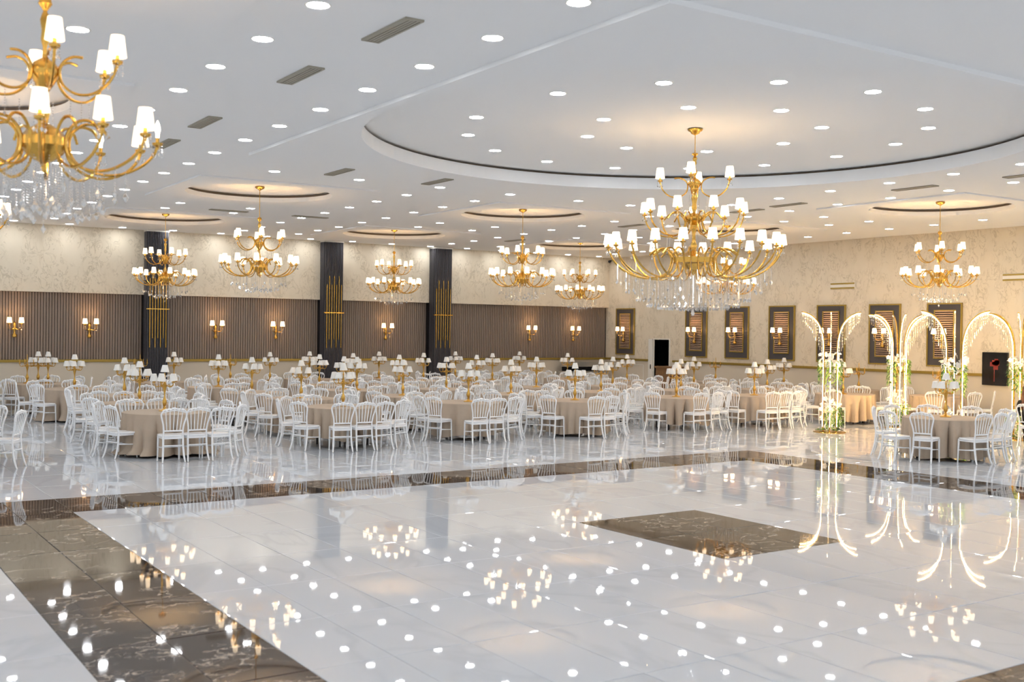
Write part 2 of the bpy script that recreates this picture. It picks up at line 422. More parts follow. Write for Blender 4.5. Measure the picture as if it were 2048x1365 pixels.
# ------------------------------------------------------------------ right wall with its doorway
D0, D1, DT = 29.36, 30.16, 2.07
wb = MB().box(XB, XB+.2, 1.9, D0, RAIL, CZ).box(XB, XB+.2, D0, D1, DT, CZ).box(XB, XB+.2, D1, YS+.2, RAIL, CZ)
wall_r = tag(wb.build('wall_right', 'wallpaper'), kind='structure')
MB().box(XB, XB+.2, 1.9, D0, 0, RAIL).box(XB, XB+.2, D1, YS+.2, 0, RAIL).build('dado', 'dado', wall_r)
for k, (a, b) in enumerate(((D1+.30, YS), (1.9, D0-.2))):
    t = MB().box(XB-.04, XB, a, b, RAIL-.03, RAIL+.045); t.box(XB-.052, XB, a, b, RAIL-.005, RAIL+.02)
    tag(t.build('trim_%d' % (k+5), 'gold_trim'), kind='structure')
pm = MB()     # thin raised panel moulding on the dado left of the door
for a, b in ((30.75, 32.6),):
    for z in (.25, 1.12): pm.box(XB-.012, XB, a, b, z, z+.02)
    for y in (a, b-.02): pm.box(XB-.012, XB, y, y+.02, .25, 1.14)
pm.build('dado_moulding', 'white_frame', wall_r)
door = MB().box(XB-.03, XB+.2, D1, D1+.05, 0, DT+.04).box(XB-.03, XB+.2, D0-.05, D0, 0, DT+.04).box(XB-.03, XB+.2, D0, D1, DT, DT+.04)
door_o = tag(door.build('door_1', 'white_frame'), kind='structure')
MB().box(XB-.06, XB-.02, D1+.06, D1+.28, 0, DT+.02).build('door_leaf', 'white_frame', door_o)
MB().box(XB-.085, XB-.06, D1+.125, D1+.145, 1.0, 1.16).build('handle', 'black', door_o)
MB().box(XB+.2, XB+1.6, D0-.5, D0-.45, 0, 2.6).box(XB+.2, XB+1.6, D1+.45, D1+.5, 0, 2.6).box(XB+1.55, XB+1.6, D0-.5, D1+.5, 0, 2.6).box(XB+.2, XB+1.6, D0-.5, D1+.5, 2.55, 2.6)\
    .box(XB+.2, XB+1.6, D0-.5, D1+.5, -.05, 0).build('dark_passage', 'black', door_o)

PANELS = [(32.33, 31.30), (28.48, 27.46), (26.53, 25.52), (24.58, 23.56), (22.64, 21.58), (20.70, 19.66), (18.76, 17.72)]
PL = ['in the corner left of the doorway', 'first right of the dark doorway', 'second right of the dark doorway', 'third right of the dark doorway',
      'behind the leftmost flower arch', 'fifth right of the dark doorway', 'nearest the black picture']
lou = MB().add([(-.004,-.275,0),(-.034,-.275,.016),(-.034,.275,.016),(-.004,.275,0),(-.004,-.275,.034),(-.030,-.275,.034),(-.030,.275,.034),(-.004,.275,.034)],
               [(0,1,2,3),(7,6,5,4),(1,5,6,2),(0,4,5,1),(3,2,6,7)]).mesh('louvre_slat', 'louvre')
for k, (a, b) in enumerate(PANELS):
    yc = (a+b)/2; r = empty('wall_panel', (XB, yc, 1.50)); hw = .52; H = 1.70
    tag(r, 'slate wall panel with gold frame and louvred centre, '+PL[k], 'wall panel', 'louvred panels on the right wall')
    MB().box(-.03, 0, -hw, hw, 0, H).build('board', 'slate', r)
    f = MB(); t = .018
    f.box(-.05, -.001, -hw-.02, -hw+t, -.02, H+.02).box(-.05, -.001, hw-t, hw+.02, -.02, H+.02).box(-.05, -.001, -hw+t, hw-t, -.02, t).box(-.05, -.001, -hw+t, hw-t, H-t, H+.02)
    f.build('outer_frame', 'gold_trim', r)
    f = MB(); a2, b2, z2, z3, t = -.315, .315, .20, H-.17, .028
    f.box(-.055, -.03, a2, a2+t, z2, z3).box(-.055, -.03, b2-t, b2, z2, z3).box(-.055, -.03, a2+t, b2-t, z2, z2+t).box(-.055, -.03, a2+t, b2-t, z3-t, z3)
    f.build('inner_frame', 'gold_trim', r)
    MB().box(-.032, -.030, a2+t, b2-t, z2+t, z3-t).build('shadow_board', 'slat_back', r)
    nz = 22
    for i in range(nz): link('louvre_slat', lou, r, (-.024, 0, z2+t+.004+i*(z3-z2-2*t-.03)/(nz-1)-.004))

# picture, switch box, wall grilles, camera dome
r = empty('picture', (XB, 16.71, 1.05)); tag(r, 'black wall picture with a red flower beside the flower arches', 'picture')
MB().box(-.08, 0, -.35, .35, 0, .86).build('panel', 'black_gloss', r)
rb = MB(); random.seed(3)
for i in range(9):
    yy, zz, s = random.uniform(-.10, .10), random.uniform(.47, .64), random.uniform(.035, .07); rb.box(-.0835, -.079, yy-s, yy+s, zz-s, zz+s)
rb.box(-.083, -.079, -.008, .008, .1, .45); rb.build('red_flower', 'red', r)
o = MB().box(-.06, 0, -.07, .07, 0, .16).box(-.07, -.06, -.05, .05, .02, .14).build('switch_box', 'white_frame', None, loc=(XB, 16.12, 1.08)); tag(o, 'white switch box on the wall beside the black picture', 'switch box')
for k, (a, b, z) in enumerate(((21.26, 22.16, 3.68), (15.65, 16.56, 3.75))):
    r = empty('wall_grille', (XB, (a+b)/2, z)); hw = (b-a)/2
    tag(r, ['slim white air grille above the louvred panels', 'slim white air grille above the black picture'][k], 'air vent', 'air grilles on the right wall')
    MB().box(-.02, 0, -hw, hw, 0, .20).build('frame', 'white_frame', r)
    s_ = MB().box(-.03, -.02, -hw+.01, hw-.01, 0, .045).mesh('slot', 'gold_trim')
    for z in (.01, .145): link('slot', s_, r, (0, 0, z))
r = empty('security_camera', (XB-.10, 32.72, CZ-.14)); tag(r, 'small black dome camera in the room corner under the ceiling', 'camera')
MB().box(-.02, .10, -.02, .02, .02, .05).build('bracket', 'black', r); MB().ball((0,0,0), .055).build('dome', 'black_gloss', r, True)

# ------------------------------------------------------------------ downlights and ceiling vents
DL = [(2.29,11.07),(3.86,8.98),(3.86,11.74),(3.87,10.35),(3.88,13.17),(3.89,14.6),(3.9,16.03),(3.91,17.5),(3.91,18.92),(3.91,20.35),(3.91,21.77),(3.92,23.32),(3.95,24.85),(3.95,26.37),(3.95,27.88),(3.95,29.3),(3.95,30.87),(5.07,32.22),(5.67,7.58),(5.68,8.98),(5.7,10.38),(5.71,11.79),(5.73,13.21),(5.73,14.63),(5.74,16.04),(5.75,17.49),(5.76,20.39),(5.76,21.84),(5.77,18.94),(5.78,24.77),(5.79,23.36),(5.79,26.3),(5.8,27.88),(5.84,29.29),(5.85,30.87),(6.51,32.24),(7.32,18.91),(7.45,25.05),(7.47,26.35),(7.96,32.32),(9.4,32.3),(9.02,18.94),(9.13,25.1),(9.15,26.36),(10.78,18.93),(10.83,20.43),(10.84,32.31),(10.85,21.88),(10.89,23.37),(10.93,24.86),(10.95,26.38),(10.97,27.87),(11.04,29.46),(11.04,30.86),(12.31,32.38),(12.48,18.97),(12.5,20.41),(12.53,21.87),(12.57,23.34),(12.64,24.95),(12.67,26.41),(12.71,29.4),(12.73,28.0),(12.73,30.87),(13.73,32.32),(14.25,18.97),(14.34,25.16),(14.43,26.53),(15.17,32.3),(15.65,18.9),(16.05,25.13),(16.11,26.43),(16.61,32.33),(16.78,7.5),(16.8,8.9),(16.83,10.33),(16.95,11.68),(17.04,13.08),(17.1,14.51),(17.22,15.96),(17.3,17.41),(17.39,18.88),(17.5,20.4),(17.59,21.87),(17.67,23.35),(17.72,24.82),(17.84,26.36),(17.95,27.95),(18.03,29.46),(18.06,30.91),(18.1,32.39),(18.65,10.2),(18.71,11.65),(18.79,13.04),(18.91,14.48),(18.98,15.9),(19.14,17.42),(19.3,18.9),(19.38,20.4),(19.44,21.83),(19.49,23.28),(19.49,32.3),(20.9,32.3),(22.4,32.3),(19.61,24.81),(19.79,26.43),(19.79,27.87),(19.85,29.38),(19.93,30.88),(20.73,17.78),(20.81,19.11),(21.08,25.04),(21.17,26.38),(22.33,18.98),(22.38,17.77),(22.6,25.0),(22.7,26.4),(23.84,32.33),(24.05,12.9),(24.1,14.35),(24.13,15.8),(24.3,17.28),(24.34,18.67),(24.43,20.14),(24.61,21.68),(24.65,23.2),(24.7,24.7),(24.75,26.2),(24.8,27.7),(24.85,29.3),(24.9,30.9),(25.23,32.26)]
DLR = [(8.89,10.13),(8.2,11.38),(8.18,13.34),(8.82,14.62),(9.94,15.59),(11.32,16.02),(12.76,15.87),(13.87,15.07),(9.97,9.27),(11.3,8.94),(12.71,9.2),(13.91,10.01),(14.66,11.15),(14.9,12.52),(14.66,13.95)]
DLI = [(9.73,12.37),(10.37,13.59),(11.53,14.04),(10.12,11.03),(11.26,10.42),(12.65,10.91),(13.23,12.19),(12.81,13.49)]
DL_ADDED = [(x, y) for x in (2.3, .4, -1.6, -3.4) for y in (5.0, 11.07, 17.9, 25.0)]+[(5.66, 6.2), (5.65, 4.8), (9.0, 5.2), (12.3, 5.2), (15.5, 5.2), (18.6, 8.8), (18.6, 7.3), (20.6, 8.0), (22.5, 8.0), (24.1, 9.0), (24.1, 11.2), (20.9, 11.0), (22.5, 11.0), (9.0, 3.2), (14.0, 3.2), (19., 4.)]  # out-of-view downlights added to light the near floor and ceiling
dlr = MB().lathe([(.095, -.002), (.110, -.006), (.116, 0)], 20, capb=False, capt=False).mesh('rim', 'white_frame')
dld = MB().lathe([(.096, -.006)], 16, capb=False).mesh('diffuser', 'downlight')
def downlight(x, y, z, lab, grp):
    r = empty('downlight', (x, y, z)); tag(r, lab, 'downlight', grp)
    link('rim', dlr, r); link('diffuser', dld, r)
def dl_zone(x, y):
    if y > 31.8: return 'round recessed downlight in the line along the slatted wall', 'downlights along the slatted wall'
    if x < 4.5: return 'round recessed downlight in the outermost left ceiling line', 'downlights of the outer left line'
    if x < 6.0: return 'round recessed downlight in the long line left of the big ceiling circle', 'downlights of the inner left line'
    if 16.5 < x < 18.3: return 'round recessed downlight in the long line just right of the big circle', 'downlights of the inner right line'
    if 18.3 < x < 20.2: return 'round recessed downlight in the second line right of the big circle', 'downlights of the outer right line'
    if x >= 24.0: return 'round recessed downlight in the line along the right wall', 'downlights along the right wall'
    if 10.5 < x < 13 and y > 18.5: return 'round recessed downlight in the double line between the far chandeliers', 'downlights between the far chandeliers'
    return 'round recessed downlight in a short cross row between chandelier coffers', 'downlights in the cross rows'
def line_up(pts, z, zone, key, word):
    g = {}
    for p in pts: g.setdefault(zone(*p), []).append(p)
    for (lab, grp), li in g.items():
        li.sort(key=key)
        for n_, p in enumerate(li): downlight(p[0], p[1], z, ORD[n_]+' '+word+lab, grp)
near = lambda p: depth(*p); left = lambda p: px(*p)
cross = lambda x, y: dl_zone(x, y)[0].startswith(('round recessed downlight in a short', 'round recessed downlight in the line along the slatted', 'round recessed downlight in the double'))
line_up([p for p in DL if not cross(*p)], CZ, lambda x, y: (dl_zone(x, y)[0].replace('round recessed', 'round'), dl_zone(x, y)[1]), near, 'nearest ')
line_up([p for p in DL if cross(*p)], CZ, lambda x, y: (dl_zone(x, y)[0].replace('round recessed', 'round'), dl_zone(x, y)[1]), left, 'leftmost ')
line_up(DLR, 5.36, lambda x, y: ('round downlight in the outer ring of the big ceiling circle', 'outer ring downlights'), near, 'nearest ')
line_up(DLI, 5.36, lambda x, y: ('round downlight close around the large chandelier in the ceiling circle', 'inner ring downlights'), near, 'nearest ')
for x, y in DL_ADDED: downlight(x, y, CZ, 'unseen round downlight added over the near side of the hall', 'added downlights over the near side')

VEN = [(4.75,9.3,0,'nearest the top edge, left of the big circle'),(4.76,11.55,0,'second along the left downlight lines'),(4.78,14.98,0,'third along the left downlight lines'),(4.85,17.1,0,'behind the near chandelier at left'),
       (8.27,18.2,0,'left of two below the circle\'s far left edge'),(10.3,18.2,0,'right of two below the circle\'s far left edge'),(8.87,25.88,1,'between the two far left chandeliers'),(11.0,25.93,1,'in the middle of the far ceiling'),
       (18.0,10.9,0,'at the right picture edge'),(17.95,13.2,0,'left of the right hand chandelier'),(18.2,16.6,0,'behind the big chandelier, right side'),(18.37,18.0,0,'tucked behind the big chandelier'),(18.6,22.4,0,'far right beyond the circle'),(18.88,28.4,0,'farthest, near the slatted wall')]
for x, y, ax, lab in VEN:
    r = empty('ceiling_vent', (x, y, CZ), ax*PI/2); tag(r, 'long narrow putty ceiling vent '+lab, 'air vent', 'linear ceiling vents')
    MB().box(-.085, .085, -.45, .45, -.006, 0).build('backing', 'vent_dark', r)
    MB().box(-.095, -.073, -.465, .465, -.020, 0).box(.073, .095, -.465, .465, -.020, 0).box(-.073, .073, -.465, -.443, -.020, 0).box(-.073, .073, .443, .465, -.020, 0).build('frame', 'vent', r)
    s_ = MB().box(-.013, .013, -.443, .443, -.014, -.008).mesh('slat', 'vent')
    for i in range(4): link('slat', s_, r, (-.054+.036*i, 0, 0))

# ------------------------------------------------------------------ chandeliers
def strand(n, gap, r, drop=.022):
    """a bead string hanging down from z=0, with a drop at its end"""
    m_ = MB()
    for i in range(n): m_.octa((0, 0, -gap*(i+.5)), r)
    z = -gap*n
    m_.octa((0, 0, z-drop*1.1), drop*.8, drop*1.3); return m_
def arm_part(name, path, rad, root, ang, shade, cup_z, cup_r, sh_h, sh_r0, sh_r1, bare=False, mesh_cache={}):
    k = (name, round(cup_r, 3), round(cup_z, 3))
    if k not in mesh_cache:
        a = MB().tube([(r, 0, z) for r, z in smooth_path2(path)], rad, 6)
        a.lathe([(.008, -.05), (.012, -.03), (.034, -.018), (.040, 0), (.014, .006), (.014, .04)], 10, (cup_r, 0, cup_z))
        s_ = MB().lathe([(sh_r0, 0), (sh_r1, sh_h)], 14, (cup_r, 0, cup_z+.03), capb=False, capt=False)
        gl = MB().lathe([(sh_r1*.80, 0)], 10, (cup_r, 0, cup_z+.03+sh_h*.80), capb=False)
        b = MB().lathe([(.010, .03), (.012, .07), (.020, .10), (.016, .13), (.002, .165)], 10, (cup_r, 0, cup_z))
        c = MB()
        for i in range(4):
            an = i*PI/2+.4; st = strand(3, .020, .0055, .015)
            c.merge(st, Matrix.Translation((cup_r+.036*math.cos(an), .036*math.sin(an), cup_z-.012)))
        mesh_cache[k] = (a.mesh('arm', 'gold', True), s_.mesh('lamp_shade', 'shade', True), b.mesh('candle_bulb', 'bulb', True), c.mesh('crystal_drops', 'crystal'), gl.mesh('bulb', 'bulb_glow_main' if name[0] == 'm' else 'bulb_glow'))
    A = link('arm', mesh_cache[k][0], root, None, (0, 0, ang))
    if bare: link('candle_bulb', mesh_cache[k][2], A)
    else: link('lamp_shade', mesh_cache[k][1], A); link('bulb', mesh_cache[k][4], A)
    tag(link('crystal_drops', mesh_cache[k][3], A), kind='stuff')
def smooth_path2(p): return [(v.x, v.y) for v in smooth_path([(a, b, 0) for a, b in p], 4)]
def stem_lathe(z0, z1, s=1.):
    L = z1-z0; pr = [(.006, 0), (.030, .03), (.018, .06), (.026, .12), (.040, .18), (.022, .24), (.016, .34), (.030, .40), (.042, .46), (.020, .54), (.014, .64), (.030, .70), (.024, .76), (.036, .84), (.014, .90), (.050, .95), (.040, .985), (.010, 1.)]
    return [(r*s, z0+L*t) for r, t in pr]
def small_chandelier(bare=()):
    r = empty('chandelier'); T = 5.275
    MB().lathe([(.012, T-.09), (.05, T-.065), (.085, T-.05), (.10, T-.02), (.085, T)], 18).build('ceiling_rose', 'gold', r, True)
    MB().tube([(0,0,T-.09),(0,0,4.60)], .007, 6).build('rod', 'brass', r)
    MB().lathe(stem_lathe(3.62, 4.63, .95), 14).build('stem', 'gold', r, True)
    MB().lathe([(.01, 3.93), (.03, 3.96), (.055, 4.0), (.085, 4.05), (.100, 4.09), (.100, 4.12), (.075, 4.16), (.03, 4.19), (.012, 4.2)], 16).build('upper_hub', 'gold', r, True)
    MB().lathe([(.004, 3.38), (.02, 3.42), (.012, 3.45), (.07, 3.475), (.125, 3.52), (.15, 3.56), (.165, 3.57), (.165, 3.63), (.15, 3.64), (.12, 3.68), (.06, 3.72), (.02, 3.74)], 20).build('lower_hub', 'gold', r, True)
    up_p = [(.27, 4.20), (.20, 4.205), (.135, 4.17), (.105, 4.10), (.13, 4.01), (.22, 3.945), (.34, 3.945), (.45, 4.02), (.505, 4.12), (.515, 4.18)]
    lo_p = [(.43, 3.66), (.37, 3.735), (.27, 3.745), (.19, 3.68), (.165, 3.59), (.20, 3.48), (.32, 3.405), (.48, 3.395), (.64, 3.46), (.74, 3.56), (.765, 3.65)]
    for i in range(6): arm_part('u', up_p, .0105, r, 2*PI*i/6+.25, None, 4.18, .515, .150, .064, .046)
    for i in range(12): arm_part('l', lo_p, .0115, r, 2*PI*i/12+.1, None, 3.65, .765, .150, .064, .046, bare=i in bare)
    c = MB()
    for ring, n, z, L in ((.14, 10, 3.50, 19), (.26, 18, 3.43, 17), (.40, 24, 3.40, 13), (.56, 18, 3.42, 9)):
        for i in range(n):
            an = 2*PI*(i+random.random()*.4)/n; c.merge(strand(L+random.choice((-1,0,1)), .0185, .0058, .026), Matrix.Translation((ring*math.cos(an), ring*math.sin(an), z)))
    for i in range(8):
        an = 2*PI*i/8+.2; c.merge(strand(9, .0185, .0052, .016), Matrix.Translation((.30*math.cos(an), .30*math.sin(an), 3.945)))
    c.merge(strand(20, .0185, .006, .024), Matrix.Translation((0, 0, 3.38)))
    tag(c.build('crystal_curtain', 'crystal', r), kind='stuff')
    return r
SML = ['two-tier gold chandelier before the second slatted bay, left middle', 'two-tier gold chandelier in front of the leftmost charcoal column', 'two-tier gold chandelier left of the large crystal chandelier',
       'two-tier gold chandelier between the middle and right charcoal columns', 'two-tier gold chandelier glimpsed behind the large crystal chandelier', 'two-tier gold chandelier hanging by the far room corner',
       'two-tier gold chandelier above the flower arches at right', 'near two-tier gold chandelier cut by the top left picture edge', 'two-tier gold chandelier barely showing at the left picture edge']
proto = small_chandelier()
near_proto = small_chandelier(bare=(1, 11))
for k, (x, y) in enumerate(SM):
    o = proto if k == 0 else near_proto if k == 7 else copy_tree(proto)
    o.location = (x, y, 0); o.rotation_euler.z = [0, .3, .5, .1, .35, .2, .45, .21, .3][k]
    tag(o, SML[k], 'chandelier', 'two-tier gold chandeliers')
def main_chandelier():
    r = empty('chandelier', (MAIN[0], MAIN[1], 0)); T = 5.36
    tag(r, 'large three-tier gold chandelier with long crystal curtain under the ceiling circle', 'chandelier')
    MB().lathe([(.012, T-.10), (.06, T-.075), (.075, T-.05), (.105, T-.035), (.115, T-.01), (.10, T)], 20).build('ceiling_rose', 'gold', r, True)
    ch = MB().tube([(0,0,T-.10),(0,0,5.04)], .006, 6)
    for i in range(4): ch.ball((0,0,5.03-.018*i), .011, 6, 4)
    ch.build('rod', 'brass', r)
    MB().lathe(stem_lathe(4.48, 5.0, 1.0), 14).build('upper_stem', 'gold', r, True)
    MB().lathe(stem_lathe(3.42, 4.50, 1.35), 14).build('stem', 'gold', r, True)
    for nm, z, s in (('top_hub', 4.52, .8), ('middle_hub', 4.0, 1.15)):
        MB().lathe([(.01, z-.12), (.05*s, z-.08), (.10*s, z-.02), (.12*s, z+.01), (.12*s, z+.04), (.09*s, z+.07), (.02, z+.11)], 18).build(nm, 'gold', r, True)
    MB().lathe([(.004, 3.17), (.03, 3.2), (.05, 3.24), (.13, 3.27), (.19, 3.33), (.22, 3.345), (.335, 3.35), (.34, 3.43), (.22, 3.45), (.15, 3.50), (.05, 3.54)], 28).build('bottom_hub', 'gold', r, True)
    p1 = [(.30, 4.62), (.22, 4.625), (.13, 4.58), (.10, 4.50), (.13, 4.40), (.24, 4.34), (.37, 4.36), (.47, 4.45), (.505, 4.54), (.515, 4.60)]
    p2 = [(.45, 4.00), (.36, 4.09), (.25, 4.10), (.16, 4.03), (.135, 3.94), (.20, 3.81), (.36, 3.75), (.55, 3.79), (.69, 3.91), (.74, 4.04), (.745, 4.09)]
    p3 = [(.66, 3.47), (.55, 3.55), (.43, 3.54), (.35, 3.46), (.335, 3.37), (.39, 3.22), (.55, 3.13), (.78, 3.13), (1.02, 3.22), (1.19, 3.37), (1.27, 3.52), (1.28, 3.58)]
    for i in range(4): arm_part('m1', p1, .011, r, 2*PI*i/4+.72, None, 4.60, .515, .155, .072, .052)
    for i in range(9): arm_part('m2', p2, .012, r, 2*PI*i/9+.15, None, 4.09, .745, .155, .072, .052)
    for i in range(20): arm_part('m3', p3, .013, r, 2*PI*i/20+.08, None, 3.58, 1.28, .155, .074, .053)
    c = MB(); rnd = random.Random(5)
    for ring, n, z, z1 in ((.20, 18, 3.3, 2.64), (.36, 32, 3.2, 2.65), (.52, 44, 3.13, 2.66), (.68, 48, 3.11, 2.70), (.84, 40, 3.12, 2.78), (1.0, 30, 3.2, 2.90), (1.14, 24, 3.32, 3.04)):
        for i in range(n):
            an = 2*PI*(i+rnd.random()*.3)/n; L = max(2, int((z-z1-.04)/.019)); c.merge(strand(L, .019, .0072, .027), Matrix.Translation((ring*math.cos(an), ring*math.sin(an), z)))
    for i in range(26):
        an = 2*PI*i/26; c.merge(strand(10+(i % 3), .019, .006, .019), Matrix.Translation((.40*math.cos(an), .40*math.sin(an), 3.75)))
    for i in range(12):
        an = 2*PI*i/12; c.merge(strand(8, .019, .006, .017), Matrix.Translation((.25*math.cos(an), .25*math.sin(an), 4.34)))
    tag(c.build('crystal_curtain', 'crystal', r), kind='stuff')
    MB().lathe([(.001, 2.56), (.022, 2.575), (.030, 2.60), (.018, 2.64), (.004, 2.67), (.004, 3.17)], 10).build('pendant_drop', 'crystal', r, True)
main_chandelier()

# ------------------------------------------------------------------ wall sconces (local: wall at y=0, arms reach out to -y)
def sconce():
    r = empty('wall_sconce')
    MB().lathe([(.001, -.30), (.05, -.285), (.062, -.24), (.045, -.20), (.022, -.16), (.034, -.10), (.05, -.05), (.03, 0), (.045, .05), (.026, .09), (.034, .12), (.002, .15)], 14, (0, -.062, 0)).build('back_plate', 'gold', r, True)
    for s in (-1, 1):
        a = MB().tube(smooth_path([(0, -.07, -.02), (s*.06, -.12, -.07), (s*.13, -.18, -.06), (s*.155, -.22, .02), (s*.155, -.22, .07)], 4), .010, 6)
        a.lathe([(.010, -.03), (.036, 0), (.042, .015), (.014, .02), (.014, .05)], 10, (s*.155, -.22, .08)); A = a.build('arm', 'gold', r, True)
        MB().lathe([(.072, 0), (.054, .15)], 14, (s*.155, -.22, .11), capb=False, capt=False).build('lamp_shade', 'sconce_shade', A, True)
        MB().lathe([(.040, 0)], 10, (s*.155, -.22, .23), capb=False).build('bulb', 'sconce_glow', A)
        c = MB()
        for i in range(4): c.merge(strand(4+i % 2*3, .02, .006, .016), Matrix.Translation((s*.155+.035*math.cos(i*1.6), -.22+.035*math.sin(i*1.6), .07)))
        for i in range(2): c.merge(strand(5, .02, .006, .016), Matrix.Translation((s*(.06+.05*i), -.12-.04*i, -.075)))
        tag(c.build('crystal_drops', 'crystal', A), kind='stuff')
    return r
sp = sconce(); first = True
SA = [5.22, 7.21, 10.9, 12.84, 16.71, 22.57, 24.56]
SAL = ['leftmost on the slatted wall', 'second on the slatted wall, left of the first column', 'just right of the first charcoal column', 'left of the middle charcoal column', 'between the middle and third charcoal columns', 'in the last slatted bay, left one', 'on the slatted wall nearest the room corner']
SB = [31.82, 27.97, 26.03, 24.07, 22.11, 20.18, 18.24]
for k in range(14):
    o = sp if first else copy_tree(sp); first = False
    if k < 7: o.location = (SA[k], YS-.03, 2.26); lab = 'twin-shade gold wall sconce '+SAL[k]
    else: o.location = (XB-.05, SB[k-7], 2.26); o.rotation_euler.z = -PI/2; lab = 'twin-shade gold wall sconce on the louvred panel '+PL[k-7]
    tag(o, lab, 'wall lamp', 'twin-shade gold wall sconces')

# ------------------------------------------------------------------ tables, cloths, candelabra, chairs
# x, y of every table in the hall
TABLES = [(5.73,20.0),(5.92,22.55),(6.28,25.2),(5.84,28.2),(5.55,31.1),(3.35,30.4),(9.22,20.0),(9.46,22.7),(9.28,25.3),(9.33,27.9),(8.62,30.9),
          (12.20,20.2),(12.02,22.75),(11.97,25.4),(12.11,27.9),(11.27,30.8),(13.35,31.4),(13.78,29.2),(14.81,19.75),(14.86,22.4),(14.44,24.9),(14.3,27.3),(15.62,31.2),(16.24,29.4),
          (17.91,19.8),(17.64,22.4),(17.36,24.9),(16.61,26.9),(18.49,29.0),(18.52,31.4),(20.3,19.55),(20.24,22.2),(19.8,24.6),(22.31,27.0),(21.55,29.2),(21.13,31.4),
          (23.2,19.1),(22.83,21.6),(22.77,24.4),(25.03,22.9),(25.02,25.8),(25.21,20.5),(24.98,17.5),(18.35,12.75),(2.0,19.75)]
FRONT_R, EDGE_L = len(TABLES)-2, len(TABLES)-1
def row_of(i):
    y = TABLES[i][1]
    if i in (FRONT_R, EDGE_L): return -1
    if TABLES[i][0] > 24.9: return 5
    return 0 if y < 20.6 else 1 if y < 23.1 else 2 if y < 26.0 else 3 if y < 28.3 else 4
ROWN = ['front row', 'second row', 'third row', 'fourth row', 'back row', 'wall row']
rows = {}
for i in range(len(TABLES)): rows.setdefault(row_of(i), []).append(i)
TNAME = {}
for rk, li in rows.items():
    li.sort(key=lambda i: px(*TABLES[i]))
    for n_, i in enumerate(li): TNAME[i] = (ROWN[rk].replace(' ', '-')+' table '+ORD[n_]+' from left') if rk < 5 else ('right wall table '+ORD[n_]+' from left')
TNAME[FRONT_R] = 'lone table before the flower arches'; TNAME[EDGE_L] = 'table cut by the left picture edge'
def cloth_mesh(seed, hem_lo, hem_hi, pool=0.):
    rnd = random.Random(seed); n = 144; R = .765; Z = .765; rowsn = 9
    ph = [rnd.uniform(0, 6.28) for _ in range(6)]; kk = rnd.choice((18, 20, 22)); vs = [(0, 0, Z)]; fs = []
    rings = [(.45, Z), (R-.012, Z), (R, Z-.006)]
    for rr, z in rings:
        for i in range(n): a = 2*PI*i/n; vs.append((rr*math.cos(a), rr*math.sin(a), z))
    for j in range(1, rowsn+1):
        t = j/rowsn
        for i in range(n):
            a = 2*PI*i/n
            ph_ = kk*.5*a+ph[0]+.9*math.sin(2*a+ph[1])+.5*math.sin(3*a+ph[3])
            cr = (1-abs(math.sin(ph_)))**1.6; wav = .5+.5*math.sin(3*a+ph[2]+1.5*t); fold = math.sin(2*ph_)*.5
            hem = hem_lo+(hem_hi-hem_lo)*(.5+.5*math.sin(3*a+ph[4])*math.cos(2*a+ph[5]))
            zz = (Z-.006)+(hem-(Z-.006))*t
            rr = R+.050*t-(.24*wav+.07)*cr*t**.75+.022*fold*t+pool*max(0, t-.85)*(.9+.6*fold)
            vs.append((rr*math.cos(a), rr*math.sin(a), max(zz, .012)))
    for i in range(n): fs.append((0, 1+i, 1+(i+1) % n))
    for j in range(len(rings)+rowsn-1):
        for i in range(n): fs.append((1+j*n+i, 1+(j+1)*n+i, 1+(j+1)*n+(i+1) % n, 1+j*n+(i+1) % n))
    m_ = MB(); m_.v = vs; m_.f = fs; return m_.mesh('tablecloth', 'cloth', True)
cloths = [cloth_mesh(11, .015, .06, .75), cloth_mesh(12, .07, .20), cloth_mesh(13, .05, .15), cloth_mesh(14, .09, .24), cloth_mesh(15, .03, .12)]
ttop = MB().lathe([(.70, .725), (.735, .732), (.735, .755), (.70, .762)], 32).mesh('tabletop', 'table_wood')
tleg = MB().tube([(0,0,0),(0,0,.73)], [.022, .018], 8).mesh('leg', 'table_leg')
tfar = MB().lathe([(.70, .725), (.735, .732), (.735, .755), (.70, .762)], 24)
for a in range(4): tfar.tube([(.5*math.cos(a*PI/2+.6), .5*math.sin(a*PI/2+.6), 0), (.5*math.cos(a*PI/2+.6), .5*math.sin(a*PI/2+.6), .73)], [.022, .018], 6)
tfar = tfar.mesh('banquet_table', 'table_leg')
ALT = {0: 0, 6: 1, 11: 2, 18: 4, 24: 3, 30: 3, FRONT_R: 4, EDGE_L: 1}
for i, (x, y) in enumerate(TABLES):
    rk = row_of(i)
    if rk <= 0:
        r = empty('banquet_table', (x, y, 0), random.uniform(0, 1.5)); link('tabletop', ttop, r)
        for a in range(4): link('leg', tleg, r, (.5*math.cos(a*PI/2), .5*math.sin(a*PI/2), 0))
    else: r = link('banquet_table', tfar, None, (x, y, 0), (0, 0, random.uniform(0, 1.5)))
    tag(r, 'round banquet table with dark legs, '+TNAME[i], 'table', 'round banquet tables')
    c = link('tablecloth', cloths[ALT.get(i, random.randrange(5))], None, (x, y, 0), (0, 0, random.uniform(0, 6.28) if i else 2.2))
    tag(c, 'beige linen cloth on the '+TNAME[i], 'tablecloth', 'beige tablecloths')

